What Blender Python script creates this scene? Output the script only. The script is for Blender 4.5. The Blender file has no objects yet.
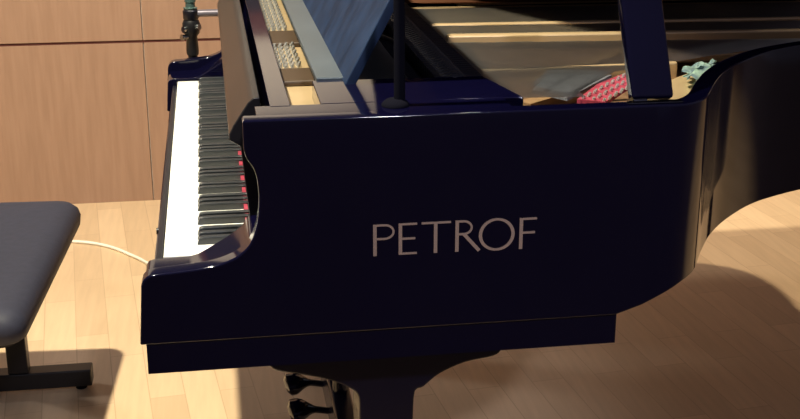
import bpy, bmesh, math, random
from mathutils import Vector, Matrix
random.seed(7)
S = bpy.context.scene
C = S.collection

# ------------------------------------------------------------ camera
cx, cy, cz, yaw, pit, rol, foc = 0.0871, -1.7197, 1.3739, 0.1563, 0.3230, 0.0007, 1205.0
F = Vector((math.sin(yaw)*math.cos(pit), math.cos(yaw)*math.cos(pit), -math.sin(pit)))
R = Vector((math.cos(yaw), -math.sin(yaw), 0)); U = R.cross(F)
R2 = math.cos(rol)*R + math.sin(rol)*U; U2 = -math.sin(rol)*R + math.cos(rol)*U
cd = bpy.data.cameras.new('camera'); cam = bpy.data.objects.new('camera', cd); C.objects.link(cam)
cd.sensor_width = 36; cd.lens = foc/800*36; cd.clip_start = 0.05
m = Matrix((R2, U2, -F)).transposed().to_4x4(); m.translation = (cx, cy, cz); cam.matrix_world = m
S.camera = cam

# ------------------------------------------------------------ world, lights, exposure
w = bpy.data.worlds.new('world'); S.world = w; w.use_nodes = True
bg = w.node_tree.nodes['Background']; bg.inputs[0].default_value = (0.36, 0.32, 0.42, 1); bg.inputs[1].default_value = 0.24

def spot(name, loc, aim, power, size, blend, rad, col=(1, .9, .74)):
    d = bpy.data.lights.new(name, 'SPOT'); d.energy = power; d.spot_size = math.radians(size); d.spot_blend = blend
    d.shadow_soft_size = rad; d.color = col
    o = bpy.data.objects.new(name, d); C.objects.link(o); o.location = loc
    o.rotation_euler = (Vector(aim)-Vector(loc)).to_track_quat('-Z', 'Y').to_euler()
    return o
spot('stage_spot', (-.66, 0.0, 3.55), (-.15, 1.55, 0), 960, 70, .35, .05, (1, .92, .70))
spot('side_spot', (1.75, .5, 4.0), (2.3, 2.3, 0), 430, 62, .5, .04, (1, .86, .62))
spot('ceiling_spot', (1.08, .25, 4.0), (1.1, .2, 1), 22, 40, .5, .05, (1, .95, .88))
spot('front_fill', (.9, -3.6, 3.2), (.42, -.14, .80), 300, 20, .9, .1, (.86, .86, 1))  # unseen fill added behind the camera to lift lettering and side panel
spot('low_side_fill', (-2.2, 2.3, 2.0), (.30, 1.0, 0), 75, 24, .8, .15, (.88, .90, 1))  # cool unseen fill added to brighten the shaded floor under the keybed
spot('wall_wash_fill', (1.2, .9, 4.2), (.9, 2.75, 1.7), 170, 80, .7, .2, (1, .93, .86))  # unseen fill added so the upper wall reflects brightly in the lacquer

S.view_settings.view_transform = 'Standard'; S.view_settings.look = 'None'
S.view_settings.exposure = 0.0; S.view_settings.gamma = 1; S.view_settings.use_curve_mapping = False

# ------------------------------------------------------------ materials
def mat(name, col, rough=.5, metal=0, coat=0, spec=.5, noise=None, scale=(1, 1, 1), ior=1.5, bump=0, nscale=6):
    m = bpy.data.materials.new(name); m.use_nodes = True; nt = m.node_tree; b = nt.nodes['Principled BSDF']
    b.inputs['Base Color'].default_value = (*col, 1); b.inputs['Roughness'].default_value = rough
    b.inputs['Metallic'].default_value = metal; b.inputs['Coat Weight'].default_value = coat
    b.inputs['Specular IOR Level'].default_value = spec; b.inputs['IOR'].default_value = ior
    tc = nt.nodes.new('ShaderNodeTexCoord'); mp = nt.nodes.new('ShaderNodeMapping'); mp.inputs['Scale'].default_value = scale
    nz = nt.nodes.new('ShaderNodeTexNoise'); nz.inputs['Scale'].default_value = nscale; nz.inputs['Detail'].default_value = 5
    nt.links.new(tc.outputs['Object'], mp.inputs[0]); nt.links.new(mp.outputs[0], nz.inputs[0])
    c2 = noise or tuple(c*.85 for c in col)
    mx = nt.nodes.new('ShaderNodeMix'); mx.data_type = 'RGBA'
    mx.inputs[6].default_value = (*c2, 1); mx.inputs[7].default_value = (*col, 1)
    rp = nt.nodes.new('ShaderNodeMapRange'); rp.inputs[1].default_value = .35; rp.inputs[2].default_value = .65
    nt.links.new(nz.outputs[0], rp.inputs[0]); nt.links.new(rp.outputs[0], mx.inputs[0])
    nt.links.new(mx.outputs[2], b.inputs['Base Color'])
    if bump:
        bp = nt.nodes.new('ShaderNodeBump'); bp.inputs['Strength'].default_value = bump; bp.inputs['Distance'].default_value = .002
        nt.links.new(nz.outputs[0], bp.inputs['Height']); nt.links.new(bp.outputs[0], b.inputs['Normal'])
    return m
M = dict(
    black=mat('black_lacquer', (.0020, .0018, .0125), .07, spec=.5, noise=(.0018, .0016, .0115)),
    fall=mat('fallboard_lacquer', (.020, .018, .019), .30, spec=.35),
    satin=mat('black_satin', (.006, .006, .012), .35),
    felt=mat('black_felt', (.005, .005, .009), .95, spec=.03),
    legm=mat('leg_lacquer', (.005, .004, .014), .25),
    white=mat('key_white', (.86, .85, .80), .25, noise=(.84, .83, .78)),
    bkey=mat('key_black', (.02, .024, .030), .28),
    red=mat('red_felt', (.20, .010, .028), .9, noise=(.30, .03, .06), nscale=60),
    gold=mat('gold_plate', (.66, .48, .27), .36, metal=.5, noise=(.56, .41, .23)),
    goldd=mat('brown_plate', (.055, .033, .018), .5),
    letter=mat('lettering_gold', (.42, .29, .215), .6, metal=.0),
    pin=mat('pin_steel', (.60, .62, .62), .22, metal=.6),
    arm=mat('arm_grey', (.22, .20, .24), .3, metal=.5),
    pin2=mat('dark_steel', (.10, .10, .13), .2, metal=1),
    sound=mat('soundboard_spruce', (.22, .125, .07), .4, noise=(.15, .085, .05), scale=(1, 30, 1)),
    maple=mat('bridge_maple', (.30, .18, .09), .45),
    steel=mat('string_steel', (.42, .43, .45), .3, metal=1),
    copper=mat('string_copper', (.16, .07, .04), .35, metal=1),
    deskm=mat('desk_blue_sheen', (.012, .028, .072), .6, spec=.2, noise=(.006, .014, .038), scale=(4, 3, 1), nscale=5),  # blue sheen on the black desk, painted into its base colour
    string_grey=mat('string_sheet_grey', (.16, .17, .19), .7, noise=(.10, .105, .12), nscale=80),
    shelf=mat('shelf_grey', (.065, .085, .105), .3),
    seat=mat('seat_vinyl', (.030, .031, .050), .62, spec=.3, noise=(.026, .027, .043), nscale=60, bump=.3),
    seatside=mat('seat_welt', (.014, .013, .02), .5),
    metal=mat('frame_black', (.008, .008, .010), .4),
    chrome=mat('chrome', (.75, .8, .78), .12, metal=1),
    green=mat('green_paint', (.10, .17, .16), .35, metal=.5),
    cable=mat('cable_white', (.9, .85, .72), .5),
    patch=mat('patch_green', (.45, .62, .52), .7, noise=(.16, .25, .30), nscale=35),
    redw=mat('wall_red', (.10, .022, .016), .6),
    darkw=mat('wall_dark', (.012, .010, .012), .7),
    plaster=mat('wall_plaster', (.62, .54, .48), .8, noise=(.58, .50, .45), nscale=2),
)

def wood_panel():
    m = mat('wall_veneer', (.34, .205, .140), .48, noise=(.30, .178, .120), scale=(14, 1, 1.2), nscale=4)
    return m
M['veneer'] = wood_panel()
def floor_mat():
    m = bpy.data.materials.new('floor_planks'); m.use_nodes = True; nt = m.node_tree; N = nt.nodes; L = nt.links
    b = N['Principled BSDF']; b.inputs['Roughness'].default_value = .33
    tc = N.new('ShaderNodeTexCoord'); mp = N.new('ShaderNodeMapping'); mp.inputs['Rotation'].default_value = (0, 0, math.radians(84))
    L.new(tc.outputs['Object'], mp.inputs[0])
    br = N.new('ShaderNodeTexBrick'); L.new(mp.outputs[0], br.inputs[0])
    br.inputs['Color1'].default_value = (.60, .42, .255, 1); br.inputs['Color2'].default_value = (.70, .50, .31, 1)
    br.inputs['Mortar'].default_value = (.52, .35, .21, 1); br.inputs['Scale'].default_value = 1
    br.inputs['Brick Width'].default_value = .42; br.inputs['Row Height'].default_value = .085
    br.inputs['Mortar Size'].default_value = .0012; br.inputs['Bias'].default_value = 0; br.offset = .37
    nz = N.new('ShaderNodeTexNoise'); mp2 = N.new('ShaderNodeMapping'); mp2.inputs['Scale'].default_value = (30, 2.5, 1)
    L.new(tc.outputs['Object'], mp2.inputs[0]); L.new(mp2.outputs[0], nz.inputs[0]); nz.inputs['Scale'].default_value = 2
    nz.inputs['Detail'].default_value = 6
    rr = N.new('ShaderNodeMapRange'); rr.inputs[3].default_value = .84; rr.inputs[4].default_value = 1.12; L.new(nz.outputs[0], rr.inputs[0])
    mx = N.new('ShaderNodeMix'); mx.data_type = 'RGBA'; mx.blend_type = 'MULTIPLY'; mx.inputs[0].default_value = 1
    L.new(br.outputs[0], mx.inputs[6]); L.new(rr.outputs[0], mx.inputs[7]); L.new(mx.outputs[2], b.inputs['Base Color'])
    return m
M['floor'] = floor_mat()

# ------------------------------------------------------------ helpers
def put(name, bm, m, parent=None, smooth=None, bevel=0, segs=2, kind=None, origin=None):
    """Links bm (in world coordinates) as one object under parent; every part sits at its thing's origin."""
    off = Vector(origin) if origin else (Vector(parent['base']) if parent else Vector((0, 0, 0)))
    bmesh.ops.recalc_face_normals(bm, faces=bm.faces[:])
    for v in bm.verts: v.co -= off
    me = bpy.data.meshes.new(name); bm.to_mesh(me); bm.free(); me.materials.append(m)
    o = bpy.data.objects.new(name, me); C.objects.link(o)
    if parent:
        o.parent = parent; o['base'] = list(parent['base'])
        if origin: o.location = off - Vector(parent['base'])
    elif origin: o.location = off
    if bevel:
        b = o.modifiers.new('bevel', 'BEVEL'); b.width = bevel; b.segments = segs; b.limit_method = 'ANGLE'; b.angle_limit = math.radians(32)
    if smooth or bevel:
        for p in me.polygons: p.use_smooth = True
        me.set_sharp_from_angle(angle=math.radians(smooth or 32)) if not bevel else None
        if bevel:
            wn = o.modifiers.new('normals', 'WEIGHTED_NORMAL'); wn.keep_sharp = False; wn.weight = 80
    if kind: o['kind'] = kind
    return o
def thing(name, label, cat, loc):
    o = bpy.data.objects.new(name, None); C.objects.link(o); o.location = loc; o.empty_display_size = .05
    o['label'] = label; o['category'] = cat; o['base'] = list(loc); return o
def box(bm, x0, x1, y0, y1, z0, z1):
    v = [bm.verts.new((x, y, z)) for x in (x0, x1) for y in (y0, y1) for z in (z0, z1)]
    for f in ((0, 1, 3, 2), (4, 6, 7, 5), (0, 4, 5, 1), (2, 3, 7, 6), (0, 2, 6, 4), (1, 5, 7, 3)): bm.faces.new([v[i] for i in f])
    return v
def bx(*a): bm = bmesh.new(); box(bm, *a); return bm
def prism(pts, a, b, axis='y', bm=None):
    """Polygon pts extruded from a to b along axis ('y': pts are x,z; 'z': pts are x,y)."""
    bm = bm or bmesh.new()
    mk = (lambda p, t: (p[0], t, p[1])) if axis == 'y' else (lambda p, t: (p[0], p[1], t))
    A = [bm.verts.new(mk(p, a)) for p in pts]; B = [bm.verts.new(mk(p, b)) for p in pts]
    bm.faces.new(A); bm.faces.new(B[::-1])
    for i in range(len(pts)):
        j = (i+1) % len(pts); bm.faces.new((A[i], A[j], B[j], B[i]))
    return bm
def tube(bm, pts, rad, n=8, cap=True):
    pts = [Vector(p) for p in pts]; rad = rad if isinstance(rad, (list, tuple)) else [rad]*len(pts); rings = []
    for i, p in enumerate(pts):
        t = (pts[min(i+1, len(pts)-1)] - pts[max(i-1, 0)]).normalized()
        a = t.cross(Vector((0, 0, 1)) if abs(t.z) < .9 else Vector((1, 0, 0))).normalized(); b = t.cross(a)
        rings.append([bm.verts.new(p + rad[i]*(math.cos(k*2*math.pi/n)*a + math.sin(k*2*math.pi/n)*b)) for k in range(n)])
    for q in range(len(rings)-1):
        for k in range(n): bm.faces.new((rings[q][k], rings[q][(k+1) % n], rings[q+1][(k+1) % n], rings[q+1][k]))
    if cap: bm.faces.new(rings[0][::-1]); bm.faces.new(rings[-1])
    return bm
def lathe(bm, c, prof, n=24):
    """prof: (radius, z) going up around the vertical through c."""
    return tube(bm, [(c[0], c[1], c[2]+z) for r, z in prof], [r for r, z in prof], n)
def catmull(P, n=8):
    out = []
    for i in range(len(P)-1):
        p0, p1, p2, p3 = P[max(i-1, 0)], P[i], P[i+1], P[min(i+2, len(P)-1)]
        for k in range(n):
            t = k/n
            out.append(tuple(.5*((2*b)+(c-a)*t+(2*a-5*b+4*c-d)*t*t+(3*b-a-3*c+d)*t**3) for a, b, c, d in zip(p0, p1, p2, p3)))
    out.append(tuple(P[-1])); return out
def offset(path, d):
    """Offsets an open xy path to its left (inwards for the case path)."""
    out = []
    for i, p in enumerate(path):
        a = Vector(path[max(i-1, 0)][:2]); b = Vector(path[min(i+1, len(path)-1)][:2]); t = (b-a).normalized()
        out.append((p[0]-t.y*d, p[1]+t.x*d))
    return out
def smoothstep(a, b, x):
    t = max(0, min(1, (x-a)/(b-a))); return t*t*(3-2*t)

# ------------------------------------------------------------ the setting
def struct(name, bm, m):
    o = put(name, bm, m); o['kind'] = 'structure'; return o
struct('floor', bx(-5, 6, -4, 2.60, -.1, 0), M['floor'])
WY = 2.58
wl = put('wall_back', bx(-5, 6, WY+.012, WY+.15, 0, 3.6), M['plaster']); wl['kind'] = 'structure'
# veneer boards of the dado: below and above the red groove, with a seam
bm = bmesh.new()
for x0, x1 in ((-5, -2.2), (-2.196, -.1535), (-.1495, 1.9), (1.904, 3.9), (3.904, 6)):
    box(bm, x0, x1, WY, WY+.012, 0, .583); box(bm, x0, x1, WY, WY+.012, .593, 1.10)
struct('trim_1', bm, M['veneer'])
struct('trim_2', bx(-5, 6, WY+.005, WY+.0119, .583, .593), M['redw'])
struct('trim_3', bx(-5, 6, WY-.006, WY+.012, 1.10, 1.268), M['darkw'])
struct('trim_5', bx(-5, 6, WY+.002, WY+.0119, 1.665, 3.5), M['darkw'])
struct('trim_4', bx(-5, 6, WY-.004, WY+.012, 1.268, 1.36), M['redw'])

# ------------------------------------------------------------ the piano
piano = thing('grand_piano', 'glossy black grand piano with gold lettering on its side and open lid', 'piano', (.8, .6, 0))
YN, YF = -.142, 1.367; TOP = .975; XS = .16
curve = [(.70, YN), (.749, -.139), (.794, -.098), (.840, -.018), (.887, .057), (.943, .125), (1.02, .197), (1.10, .245), (1.25, .315),
         (1.42, .43), (1.56, .59), (1.66, .78), (1.715, .96), (1.725, 1.12), (1.69, 1.26), (1.60, 1.345), (1.48, YF)]
near = [(x, YN) for x in (XS, .24, .32, .40, .48, .56, .62, .66)]
outer = near + catmull(curve, 6) + [(x, YF) for x in (1.3, 1.1, .9, .7, .5, .3, XS)]
inner = offset(outer, .030)
inner[0] = (XS, YN+.030); inner[-1] = (XS, YF-.030)
zb = lambda x, y: .657 + .043*smoothstep(.655, .775, x) if y < .6 else .657 + .043*smoothstep(.66, .78, x)
arm = [(XS, TOP), (.1225, TOP), (.1225, .9346), (.1264, .9204), (.1353, .9059), (.1399, .8844), (.1403, .8586), (.1364, .8269), (.1258, .7997),
       (.1115, .7850), (.0974, .7770), (.0709, .7690), (.0284, .7645), (-.006, .7620), (-.0165, .7595), (-.0225, .7540), (-.0255, .7460), (-.0290, .70), (-.0327, .657), (XS, .657)]
def dense(poly):
    # rounds the cheek's curve between its traced corners
    c = catmull(poly[2:15], 4); return poly[:2] + c + poly[15:]
armd = dense(arm)
bm = bmesh.new()
nO = [(bm.verts.new((x, y, TOP)), bm.verts.new((x, y, zb(x, y)))) for x, y in outer]
nI = [(bm.verts.new((x, y, TOP)), bm.verts.new((x, y, zb(x, y)))) for x, y in inner]
for i in range(len(outer)-1):
    bm.faces.new((nO[i][0], nO[i][1], nO[i+1][1], nO[i+1][0])); bm.faces.new((nI[i][0], nI[i+1][0], nI[i+1][1], nI[i][1]))
    bm.faces.new((nO[i][0], nO[i+1][0], nI[i+1][0], nI[i][0])); bm.faces.new((nO[i][1], nI[i][1], nI[i+1][1], nO[i+1][1]))
for e, yo, yi in ((0, YN, YN+.030), (-1, YF, YF-.030)):
    A = [nO[e][0]] + [bm.verts.new((x, yo, z)) for x, z in armd[1:-1]] + [nO[e][1]]
    B = [nI[e][0]] + [bm.verts.new((x, yi, z)) for x, z in armd[1:-1]] + [nI[e][1]]
    bm.faces.new(A); bm.faces.new(B[::-1])
    for i in range(len(A)-1): bm.faces.new((A[i], A[i+1], B[i+1], B[i]))
put('rim', bm, M['black'], piano, bevel=.0028, segs=3)
cheek = [(.150, .657), (.150, .80), (.1265, .7975), (.1200, .7850), (.1130, .7790), (.1000, .7700), (.0850, .7610), (.0680, .7510), (.0520, .7425), (.0380, .7390), (-.010, .7380), (-.0200, .7360), (-.0245, .7290), (-.0300, .657)]
for y0, y1 in ((YN+.028, -.012), (1.237, YF-.028)):
    put('cheek_block', prism(cheek, y0, y1), M['black'], piano, bevel=.003)
put('keybed', prism([(-.0245, .609), (.664, .609), (.664, .657), (-.0245, .657)], YN+.007, YF-.007), M['black'], piano)
ks = put('key_slip', bx(-.013, -.003, -.0125, 1.2375, .657, .722), M['satin'], piano, bevel=.002)
bm = bmesh.new(); tube(bm, [(-.012, .21, .703), (-.019, .21, .703)], .0055, 12); put('lock_knob', bm, M['satin'], ks, smooth=40)
put('bottom_beam', bx(.66, 1.1, .55, .75, .66, .70), M['satin'], piano)

# keys: 52 white, 36 black
PW = 1.225/52
bm = bmesh.new(); box(bm, 0, .1475, .0006, PW-.0006, .715, .735)
wk = put('white_key', bm, M['white'], piano, bevel=.0012, segs=1, origin=(0, 0, 0))
bm = bmesh.new()
a = [(.050, .735), (.054, .7462), (.060, .7475), (.147, .7475), (.147, .735)]
prism(a, -.0055, .0055, bm=bm); bk = put('black_key', bm, M['bkey'], piano, bevel=.0015, segs=2, origin=(0, 0, 0))
names = 'CBAGFED'
for i in range(52):
    o = wk if i == 0 else wk.copy()
    if i: C.objects.link(o)
    o.location = Vector((0, i*PW, 0)) - Vector(piano['base'])
first = True
for i in range(1, 52):          # boundary between white i-1 (upper) and i (lower)
    up, lo = names[(i-1) % 7], names[i % 7]
    if (up, lo) in (('C', 'B'), ('F', 'E')): continue
    o = bk if first else bk.copy()
    if not first: C.objects.link(o)
    first = False
    sh = {('B', 'A'): .002, ('G', 'F'): -.002, ('E', 'D'): .002, ('D', 'C'): -.002}.get((up, lo), 0)
    o.location = Vector((0, i*PW+sh*.6, 0)) - Vector(piano['base'])
put('felt_strip', bx(.1265, .1330, 0, 1.225, .7352, .7440), M['red'], piano)
fb = [(.1050, .9135), (.1055, .922), (.112, .935), (.134, .968), (.143, .9755), (.1515, .9755), (.1515, .753), (.1335, .753), (.1215, .903)]
put('fallboard', prism(fb, -.010, 1.235), M['fall'], piano, bevel=.002)

# boards around the pin block, flush with the rim
put('stretcher_board', bx(.163, .1925, -.066, 1.30, .90, .975), M['black'], piano, bevel=.0015)
put('treble_block', prism([(XS-.018, YN+.029), (.50, YN+.029), (.50, -.060), (.142, -.060)], .93, .9745, 'z'), M['black'], piano, bevel=.001)
put('bass_block', prism([(XS-.018, 1.245), (.50, 1.245), (.50, YF-.029), (.142, YF-.029)], .93, .9745, 'z'), M['black'], piano, bevel=.001)
put('desk_rail', prism([(.235, -.0595), (.512, -.0595), (.530, -.062), (.503, .088), (.236, .094)], .945, .9747, 'z'), M['black'], piano, bevel=.002)
put('lock_board', bx(.1525, .1625, -.06, 1.245, .76, .80), M['satin'], piano)

# iron plate, sound board, bridge
inr = [p for p in offset(outer, .031) if p[0] > .15]
inr[0] = (XS, YN+.031); inr[-1] = (XS, YF-.031)
put('soundboard', prism([p for p in inr], .872, .880, 'z'), M['sound'], piano)
plate = bpy.data.objects
bm = bmesh.new()
# flange around the inside of the bent side
o1 = [p for p in offset(outer, .050) if p[0] > .52]; o2 = [p for p in offset(outer, .115) if p[0] > .40]
n = len(outer); idx = [i for i in range(n) if outer[i][0] > .52]
O1 = offset(outer, .032); O2 = offset(outer, .125)
vt = [[bm.verts.new((O1[i][0], O1[i][1], .932)), bm.verts.new((O2[i][0], O2[i][1], .926)), bm.verts.new((O2[i][0], O2[i][1], .900)), bm.verts.new((O1[i][0], O1[i][1], .900))] for i in idx]
for q in range(len(vt)-1):
    for k in range(4): bm.faces.new((vt[q][k], vt[q+1][k], vt[q+1][(k+1) % 4], vt[q][(k+1) % 4]))
bm.faces.new(vt[0]); bm.faces.new(vt[-1][::-1])
iron = put('iron_plate', bm, M['gold'], piano, smooth=40)
put('pin_field', bx(.194, .34, -.055, 1.30, .905, .930), M['gold'], iron)
for y0, y1 in ((.255, .36), (.60, .735)):
    put('pin_block_rib', bx(.194, .34, y0, y1, .930, .940), M['goldd'], iron, bevel=.003)
put('agraffe_bar', bx(.34, .40, .0, 1.24, .90, .93), M['satin'], iron)
def strut(y0, y1, x0, x1, wd, z1, m='gold'):
    bm = bmesh.new()
    P = [(x0, y0-wd/2), (x1, y1-wd*.35), (x1, y1+wd*.35), (x0, y0+wd/2)]
    prism(P, .90, z1, 'z', bm); put('strut', bm, M[m], iron, bevel=.005, segs=3)
strut(.262, .285, .54, .90, .016, .946); strut(.52, .47, .53, 1.30, .022, .962); strut(.70, .66, .53, 1.50, .016, .952); strut(.98, .93, .53, 1.62, .030, .940)
bm = prism([(.53, .56), (1.1, .47), (1.45, .62), (1.60, .80), (1.61, .92), (.53, .92)], .905, .918, 'z'); put('plate_web', bm, M['gold'], iron, bevel=.003)
br = catmull([(.60, .20), (.72, .30), (.86, .44), (1.02, .56), (1.25, .66), (1.45, .80)], 6)
bm = bmesh.new(); b1 = offset(br, .014); b2 = offset(br, -.014)
prism(b1+b2[::-1], .880, .902, 'z', bm); put('bridge', bm, M['maple'], piano)
# red felt and hitch pins along the bent side
fp = [(O2[i][0], O2[i][1]) for i in idx if O2[i][0] > .60 and O2[i][0] < 1.05 and O2[i][1] < .5]
FE = [(.651, .069), (.690, .045), (.744, .122), (.812, .205), (.780, .236), (.715, .168)]
put('hitch_felt', prism(FE, .930, .9365, 'z'), M['red'], piano)
put('string_sheet', prism([(.640, .085), (.705, .166), (.765, .240), (.660, .262), (.600, .150)], .930, .9355, 'z'), M['string_grey'], piano)  # grey sheet added to stand in for the close-packed strings
bm = bmesh.new()
for row in range(3):
    for k in range(15):
        t = k/14; x = .662+.118*t+row*.0135+.003*(k % 2); y = .072+.150*t-row*.011
        tube(bm, [(x, y, .936), (x+.001, y-.001, .941)], .0024, 6)
put('hitch_pins', bm, M['pin'], piano, kind='stuff')
# strings
bm = bmesh.new()
for i in range(150):
    y = .05 + i*.86/149
    hq = [(.655, .0), (.66, .08), (.71, .15), (.77, .225), (.88, .28), (1.0, .34), (1.2, .42), (1.35, .5), (1.5, .7), (1.56, .95)]
    k = max(j for j in range(9) if hq[j][1] <= y); t = (y-hq[k][1])/(hq[k+1][1]-hq[k][1]); hit = (hq[k][0]+(hq[k+1][0]-hq[k][0])*t, y)
    tube(bm, [(.30, y, .945), (.52, y, .948), (max(hit[0]-.005, .66), y*.98+.005, .944)], .0007, 3, False)
put('steel_strings', bm, M['steel'], piano, kind='stuff')
bm = bmesh.new()
for i in range(34):
    y = .97 + i*.30/33
    tube(bm, [(.30, y, .955), (1.50, .86+i*.0125, .962)], .0022, 4, False)
put('copper_strings', bm, M['copper'], piano, kind='stuff')
# tuning pins: the hundred nearest the front edge singly, the others together
pos = []
for g0, g1 in ((.375, .59), (.75, 1.20)):
    y = g0; k = 0
    while y < g1:
        for r in range(4): pos.append((.202+r*.0115+(k % 3)*.0022, y+r*.004))
        y += .0125; k += 1
tube_pin = bmesh.new(); tube(tube_pin, [(0, 0, .93), (0, 0, .941)], .0025, 8)
pin = put('tuning_pin', tube_pin, M['pin'], piano, smooth=40, origin=(0, 0, 0))
for i, (x, y) in enumerate(pos[:100]):
    o = pin if i == 0 else pin.copy()
    if i: C.objects.link(o)
    o.location = Vector((x, y, 0)) - Vector(piano['base'])
bm = bmesh.new()
for x, y in pos[100:]: tube(bm, [(x, y, .93), (x, y, .941)], .0025, 8)
put('tuning_pins', bm, M['pin'], piano, smooth=40, kind='stuff')
# dampers
put('damper_rail', bx(.405, .475, .09, 1.24, .90, .948), M['felt'], piano, bevel=.002)
bm = bmesh.new(); box(bm, .430, .505, .0, .0125, .949, .972); prism([(.44, .972), (.48, .972), (.46, .978)], .003, .009, bm=bm)
dp = put('damper', bm, M['satin'], piano, origin=(0, 0, 0))
for i in range(68):
    o = dp if i == 0 else dp.copy()
    if i: C.objects.link(o)
    o.location = Vector((0, .092+i*.0168, 0)) - Vector(piano['base'])
for y in (.63, .80):
    bm = bmesh.new(); tube(bm, [(.395, y, .953), (.44, y-.16, .953)], .0035, 6); put('desk_slide', bm, M['steel'], piano)

# music desk on its shelf
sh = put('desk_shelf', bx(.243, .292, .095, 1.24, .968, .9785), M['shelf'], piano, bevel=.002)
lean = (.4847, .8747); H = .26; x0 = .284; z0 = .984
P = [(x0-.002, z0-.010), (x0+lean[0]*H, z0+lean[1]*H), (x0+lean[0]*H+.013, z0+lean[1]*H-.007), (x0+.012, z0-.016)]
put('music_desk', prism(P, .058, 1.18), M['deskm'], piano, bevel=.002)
# short prop stick standing on the rail
bm = bmesh.new(); tube(bm, [(.344, -.085, .980), (.344, -.083, 1.06), (.344, -.073, 1.38)], .0080, 12)
st = put('short_prop_stick', bm, M['felt'], piano, smooth=40)
bm = bmesh.new(); lathe(bm, (.338, -.085, .9747), [(.020, 0), (.020, .002), (.017, .006), (.010, .010)]); put('stick_foot', bm, M['felt'], st, smooth=40)

# lid and its prop
HY, HZ, ANG = 1.375, 1.0, math.radians(33)
ca, sa = math.cos(ANG), math.sin(ANG)
def lidpt(x, y, t): d = HY-y; return (x, HY-d*ca+t*sa, HZ+d*sa+t*ca)
lo = [(p[0], p[1]) for p in offset(outer, -.012) if p[0] > .46]
lo = [(.46, YN-.012)] + lo + [(.46, YF)]
bm = bmesh.new()
A = [bm.verts.new(lidpt(x, min(y, HY), 0)) for x, y in lo]; B = [bm.verts.new(lidpt(x, min(y, HY), .020)) for x, y in lo]
bm.faces.new(A); bm.faces.new(B[::-1])
for i in range(len(A)): j = (i+1) % len(A); bm.faces.new((A[i], A[j], B[j], B[i]))
lid = put('lid', bm, M['black'], piano)
bm = bmesh.new(); q = [(.47, -.14), (.92, .12), (.92, 1.36), (.47, 1.36)]
A = [bm.verts.new(lidpt(x, y, .0215)) for x, y in q]; B = [bm.verts.new(lidpt(x, y, .040)) for x, y in q]
bm.faces.new(A); bm.faces.new(B[::-1])
for i in range(4): j = (i+1) % 4; bm.faces.new((A[i], A[j], B[j], B[i]))
put('front_flap', bm, M['black'], lid)
for x in (.75, 1.3):
    bm = bmesh.new(); tube(bm, [(x-.05, HY, HZ-.006), (x+.05, HY, HZ-.006)], .009, 10); put('lid_hinge', bm, M['gold'], lid)
pd = Vector((0, .40, .72)); L0 = Vector((.704, -.112, .976))
bm = bmesh.new(); pn = Vector((0, pd.z, -pd.y)).normalized()
c8 = [L0 + Vector((sx*.031, 0, 0)) + pn*sy*.011 + pd*t for t in (0, .985) for sx, sy in ((-1, -1), (1, -1), (1, 1), (-1, 1))]
v = [bm.verts.new(c) for c in c8]
for f in ((0, 1, 2, 3), (7, 6, 5, 4), (0, 4, 5, 1), (1, 5, 6, 2), (2, 6, 7, 3), (3, 7, 4, 0)): bm.faces.new([v[i] for i in f])
pr = put('lid_prop', bm, M['black'], piano, bevel=.005, segs=3)
bm = bmesh.new(); box(bm, .664, .744, -.134, -.120, .9752, .9775); tube(bm, [(.672, -.127, .979), (.692, -.127, .979)], .003, 10)
put('prop_hinge', bm, M['pin2'], pr, bevel=.0006)

# lettering (flat letters let into the side)
GD = [0]
def glyph(bm, pts, wd, closed=False):
    n = len(pts); L = []; GD[0] += .00006; d = YN-.0007-GD[0]
    for i, p in enumerate(pts):
        if closed: a, b = Vector(pts[i-1]), Vector(pts[(i+1) % n])
        else: a, b = Vector(pts[max(i-1, 0)]), Vector(pts[min(i+1, n-1)])
        t = (b-a).normalized(); ww = (wd[i] if isinstance(wd, list) else wd)/2
        L.append([bm.verts.new((p[0]+sg*t.y*ww, yy, p[1]-sg*t.x*ww)) for sg, yy in ((-1, d), (1, d), (1, YN+.0005), (-1, YN+.0005))])
    for i in range(n if closed else n-1):
        j = (i+1) % n
        for k in range(4): bm.faces.new((L[i][k], L[j][k], L[j][(k+1) % 4], L[i][(k+1) % 4]))
    if not closed: bm.faces.new(L[0]); bm.faces.new(L[-1][::-1])
bm = bmesh.new(); B0, T0 = .7720, .8188; st, ar = .0050, .0030
def bar(x0, z0, x1, z1, wd): glyph(bm, [(x0, z0), (x1, z1)], wd)
bar(.3000, B0, .3000, T0, st)
glyph(bm, [(.3000, T0-.0015), (.314, T0-.0015)] + [(.314+.0125*math.sin(a), .8072+.0101*math.cos(a)) for a in [math.pi*k/14 for k in range(1, 14)]] + [(.314, .7971), (.3000, .7971)], ar)
bar(.3362, B0, .3362, T0, st)
for z, x in ((T0-.0015, .3600), (.7958, .3575), (B0+.0015, .3598)): bar(.3362, z, x, z, ar)
bar(.3664, T0-.0015, .4085, T0-.0015, ar); bar(.3866, B0, .3866, T0, st)
bar(.4175, B0, .4175, T0, st)
glyph(bm, [(.4175, T0-.0015), (.427, T0-.0015)] + [(.427+.0115*math.sin(a), .8077+.0096*math.cos(a)) for a in [math.pi*k/14 for k in range(1, 14)]] + [(.427, .7981), (.4175, .7981)], ar)
bar(.4275, .7980, .4500, B0, .0050)
glyph(bm, [(.4752+.0238*math.cos(a), .7950+.0228*math.sin(a)) for a in [2*math.pi*k/48 for k in range(48)]],
      [.0030+.0018*abs(math.cos(2*math.pi*k/48)) for k in range(48)], True)
bar(.5108, B0-.0010, .5108, T0-.0010, st); bar(.5108, T0-.0025, .5335, T0-.0025, ar); bar(.5108, .7955, .5312, .7955, ar)
put('gold_lettering', bm, M['letter'], piano)

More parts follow.
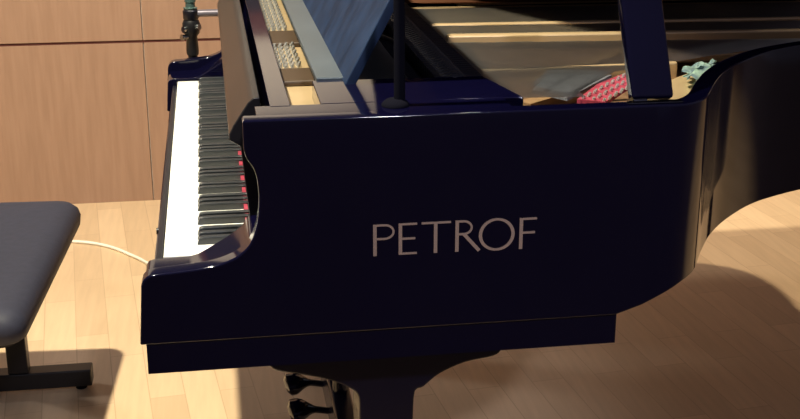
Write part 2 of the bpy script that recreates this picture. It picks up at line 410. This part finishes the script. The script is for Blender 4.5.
# legs with flared brackets
def leg(cx0, y0, y1, rot=False):
    Lf = [(.118, .609), (.122, .575), (.149, .546), (.163, .534), (.202, .524), (.243, .512), (.278, .494), (.291, .477), (.292, .439), (.297, .09)]
    Rf = [(.378, .09), (.380, .432), (.383, .480), (.397, .488), (.423, .509), (.464, .526), (.511, .534), (.526, .546), (.548, .575), (.552, .609)]
    Lf = catmull(Lf[:-1], 4)+Lf[-1:]; Rf = Rf[:1]+catmull(Rf[1:], 4); pts = [(x-.336, z) for x, z in Lf+Rf]
    if rot:
        bm = prism([(x*(.55 if z > .45 else .8), z + (.030 if z > .6 else 0)) for x, z in pts], y0, y1)
    else: bm = prism(pts, y0, y1)
    for v in bm.verts: v.co.x += cx0
    lg = put('leg', bm, M['legm'], piano, bevel=.004)
    c = (cx0, (y0+y1)/2)
    bm = bmesh.new(); lathe(bm, (c[0], c[1], .052), [(.022, 0), (.022, .039)]); box(bm, c[0]-.012, c[0]+.030, c[1]-.020, c[1]-.015, .02, .06)
    box(bm, c[0]-.012, c[0]+.030, c[1]+.015, c[1]+.020, .02, .06); fk = put('caster_fork', bm, M['gold'], lg, smooth=40)
    bm = bmesh.new(); tube(bm, [(c[0]+.012, c[1]-.013, .027), (c[0]+.012, c[1]+.013, .027)], .027, 20); put('caster_wheel', bm, M['gold'], lg, smooth=40)
leg(.336, .0, .085); leg(.336, 1.14, 1.225); leg(1.60, .76, .84, True)

# pedal lyre
bm = bmesh.new(); box(bm, .30, .345, .44, .82, .10, .185)
ly = put('pedal_lyre', bm, M['legm'], piano, bevel=.006)
for y in (.60, .74):
    bm = bmesh.new(); tube(bm, [(.322, y, .18), (.322, y-.01, .40), (.322, y, .612)], .016, 12); put('lyre_post', bm, M['legm'], ly, smooth=40)
bm = bmesh.new(); tube(bm, [(.345, .68, .15), (.62, .68, .612)], .007, 8); put('lyre_brace', bm, M['gold'], ly)
for y in (.50, .625, .755):
    bm = bmesh.new(); pts = []
    for k in range(13):
        t = k/12; pts.append((.30-.085*t, y, .125+.010*math.sin(t*2.6)))
    tube(bm, pts, [.009+.024*smoothstep(.30, .80, k/12)*(1 if k < 12 else .55) for k in range(13)], 12)
    for v in bm.verts: v.co.z = .125+(v.co.z-.125)*.75
    put('pedal', bm, M['black'], ly, smooth=50)

# ------------------------------------------------------------ bench
bench = thing('piano_bench', 'dark padded piano bench with black metal frame at the left edge', 'bench', (-.43, .72, 0))
def rounded(x0, x1, y0, y1, r, n=6):
    out = []
    for cxx, cyy, a0 in ((x1-r, y1-r, 0), (x0+r, y1-r, 90), (x0+r, y0+r, 180), (x1-r, y0+r, 270)):
        for k in range(n+1):
            a = math.radians(a0+90*k/n); out.append((cxx+r*math.cos(a), cyy+r*math.sin(a)))
    return out
def loft(bm, levels):
    rings = [[bm.verts.new((x, y, z)) for x, y in rounded(*rc)] for rc, z in levels]
    for a, b in zip(rings, rings[1:]):
        for k in range(len(a)): j = (k+1) % len(a); bm.faces.new((a[k], a[j], b[j], b[k]))
    bm.faces.new(rings[0][::-1]); bm.faces.new(rings[-1])
BX0, BX1, BY0, BY1 = -.64, -.262, .42, 1.145
bm = bmesh.new()
def rc(d, r): return (BX0+d, BX1-d, BY0+d, BY1-d, r)
loft(bm, [(rc(.012, .03), .418), (rc(.003, .04), .424), (rc(0, .042), .445), (rc(.004, .042), .462), (rc(.016, .042), .476), (rc(.045, .03), .483), (rc(.12, .03), .486)])
bmesh.ops.rotate(bm, cent=(-.45, .78, 0), matrix=Matrix.Rotation(math.radians(-3.6), 3, 'Z'), verts=bm.verts[:])
put('seat', bm, M['seat'], bench, smooth=60)
bm = bmesh.new(); loft(bm, [(rc(.05, .03), .392), (rc(.05, .03), .4175)]); put('seat_frame', bm, M['seatside'], bench, smooth=40)
for y in (1.08, .49):
    put('leg', bx(-.444, -.396, y-.02, y+.02, .055, .393), M['metal'], bench, bevel=.003)
    put('foot', bx(-.640, -.246, y-.024, y+.024, .012, .056), M['metal'], bench, bevel=.004)
    for x in (-.61, -.275):
        bm = bmesh.new(); lathe(bm, (x, y, 0), [(.014, 0), (.012, .0125)], 14); put('foot_pad', bm, M['felt'], bench)

# ------------------------------------------------------------ microphone stand beyond the piano
ms = thing('microphone_stand', 'slim microphone stand with chrome knobs behind the far end of the keyboard', 'stand', (.035, 1.56, 0))
X, Y = .035, 1.56
bm = bmesh.new(); lathe(bm, (X, Y, 0), [(.115, 0), (.12, .006), (.11, .016), (.02, .022)], 32); put('base', bm, M['metal'], ms, smooth=40)
bm = bmesh.new(); tube(bm, [(X, Y, .02), (X, Y, .80)], .013, 16); put('pole', bm, M['metal'], ms, smooth=40)
bm = bmesh.new(); lathe(bm, (X, Y, .735), [(.016, 0), (.017, .012), (.015, .05), (.022, .060), (.024, .085), (.020, .094)], 20); cl = put('height_clutch', bm, M['metal'], ms, smooth=40)
for dx, dz in ((-.022, .806), (-.027, .785), (.022, .812)):
    bm = bmesh.new(); tube(bm, [(X+dx*.4, Y-.012, dz), (X+dx, Y-.022, dz+.001)], [.006, .0085], 12); put('clutch_knob', bm, M['chrome'], cl, smooth=40)
bm = bmesh.new(); lathe(bm, (X, Y, .828), [(.017, 0), (.021, .006), (.021, .026), (.016, .031)], 20); put('collar', bm, M['satin'], ms, smooth=40)
bm = bmesh.new(); lathe(bm, (X, Y, .859), [(.018, 0), (.019, .003), (.013, .005), (.0125, .016), (.015, .019), (.013, .10), (.013, .42)], 20); put('upper_pole', bm, M['green'], ms, smooth=40)
bm = bmesh.new(); tube(bm, [(X+.018, Y, .846), (X+.36, Y, .848)], .010, 12); put('side_arm', bm, M['arm'], ms, smooth=40)

# ------------------------------------------------------------ small things
bm = bmesh.new()
cp = catmull([(-1.1, 2.22, .0055), (-.75, 2.17, .0055), (-.5, 2.165, .0055), (-.38, 2.15, .0055), (-.28, 2.09, .0055), (-.19, 1.98, .0055), (-.08, 1.84, .0055), (.15, 1.75, .0055), (.4, 1.8, .0055)], 8)
tube(bm, cp, .0055, 8)
cb = put('cable', bm, M['cable'], smooth=60); cb['label'] = 'thin white cable lying on the wooden floor behind the bench'; cb['category'] = 'cable'
bm = bmesh.new()  # crumpled pale green sheet standing in for an unidentified patch
nx, ny = 14, 12; g = {}
for i in range(nx+1):
    for j in range(ny+1):
        x = .850+.075*i/nx+.035*j/ny; y = .118+.10*j/ny+.045*i/nx
        g[i, j] = bm.verts.new((x+.006*math.sin(j*1.3), y+.006*math.sin(i), (.9495)+.006*math.sin(i*.9)*math.sin(j*.8+1)+.009*math.exp(-((i-8)**2+(j-5)**2)/12)))
for i in range(nx):
    for j in range(ny): bm.faces.new((g[i, j], g[i+1, j], g[i+1, j+1], g[i, j+1]))
bmesh.ops.solidify(bm, geom=bm.faces[:], thickness=.003)
ct = put('green_patch', bm, M['patch'], smooth=60); ct['label'] = 'small crumpled pale green cloth lying inside the piano beside the lid prop'; ct['category'] = 'patch'
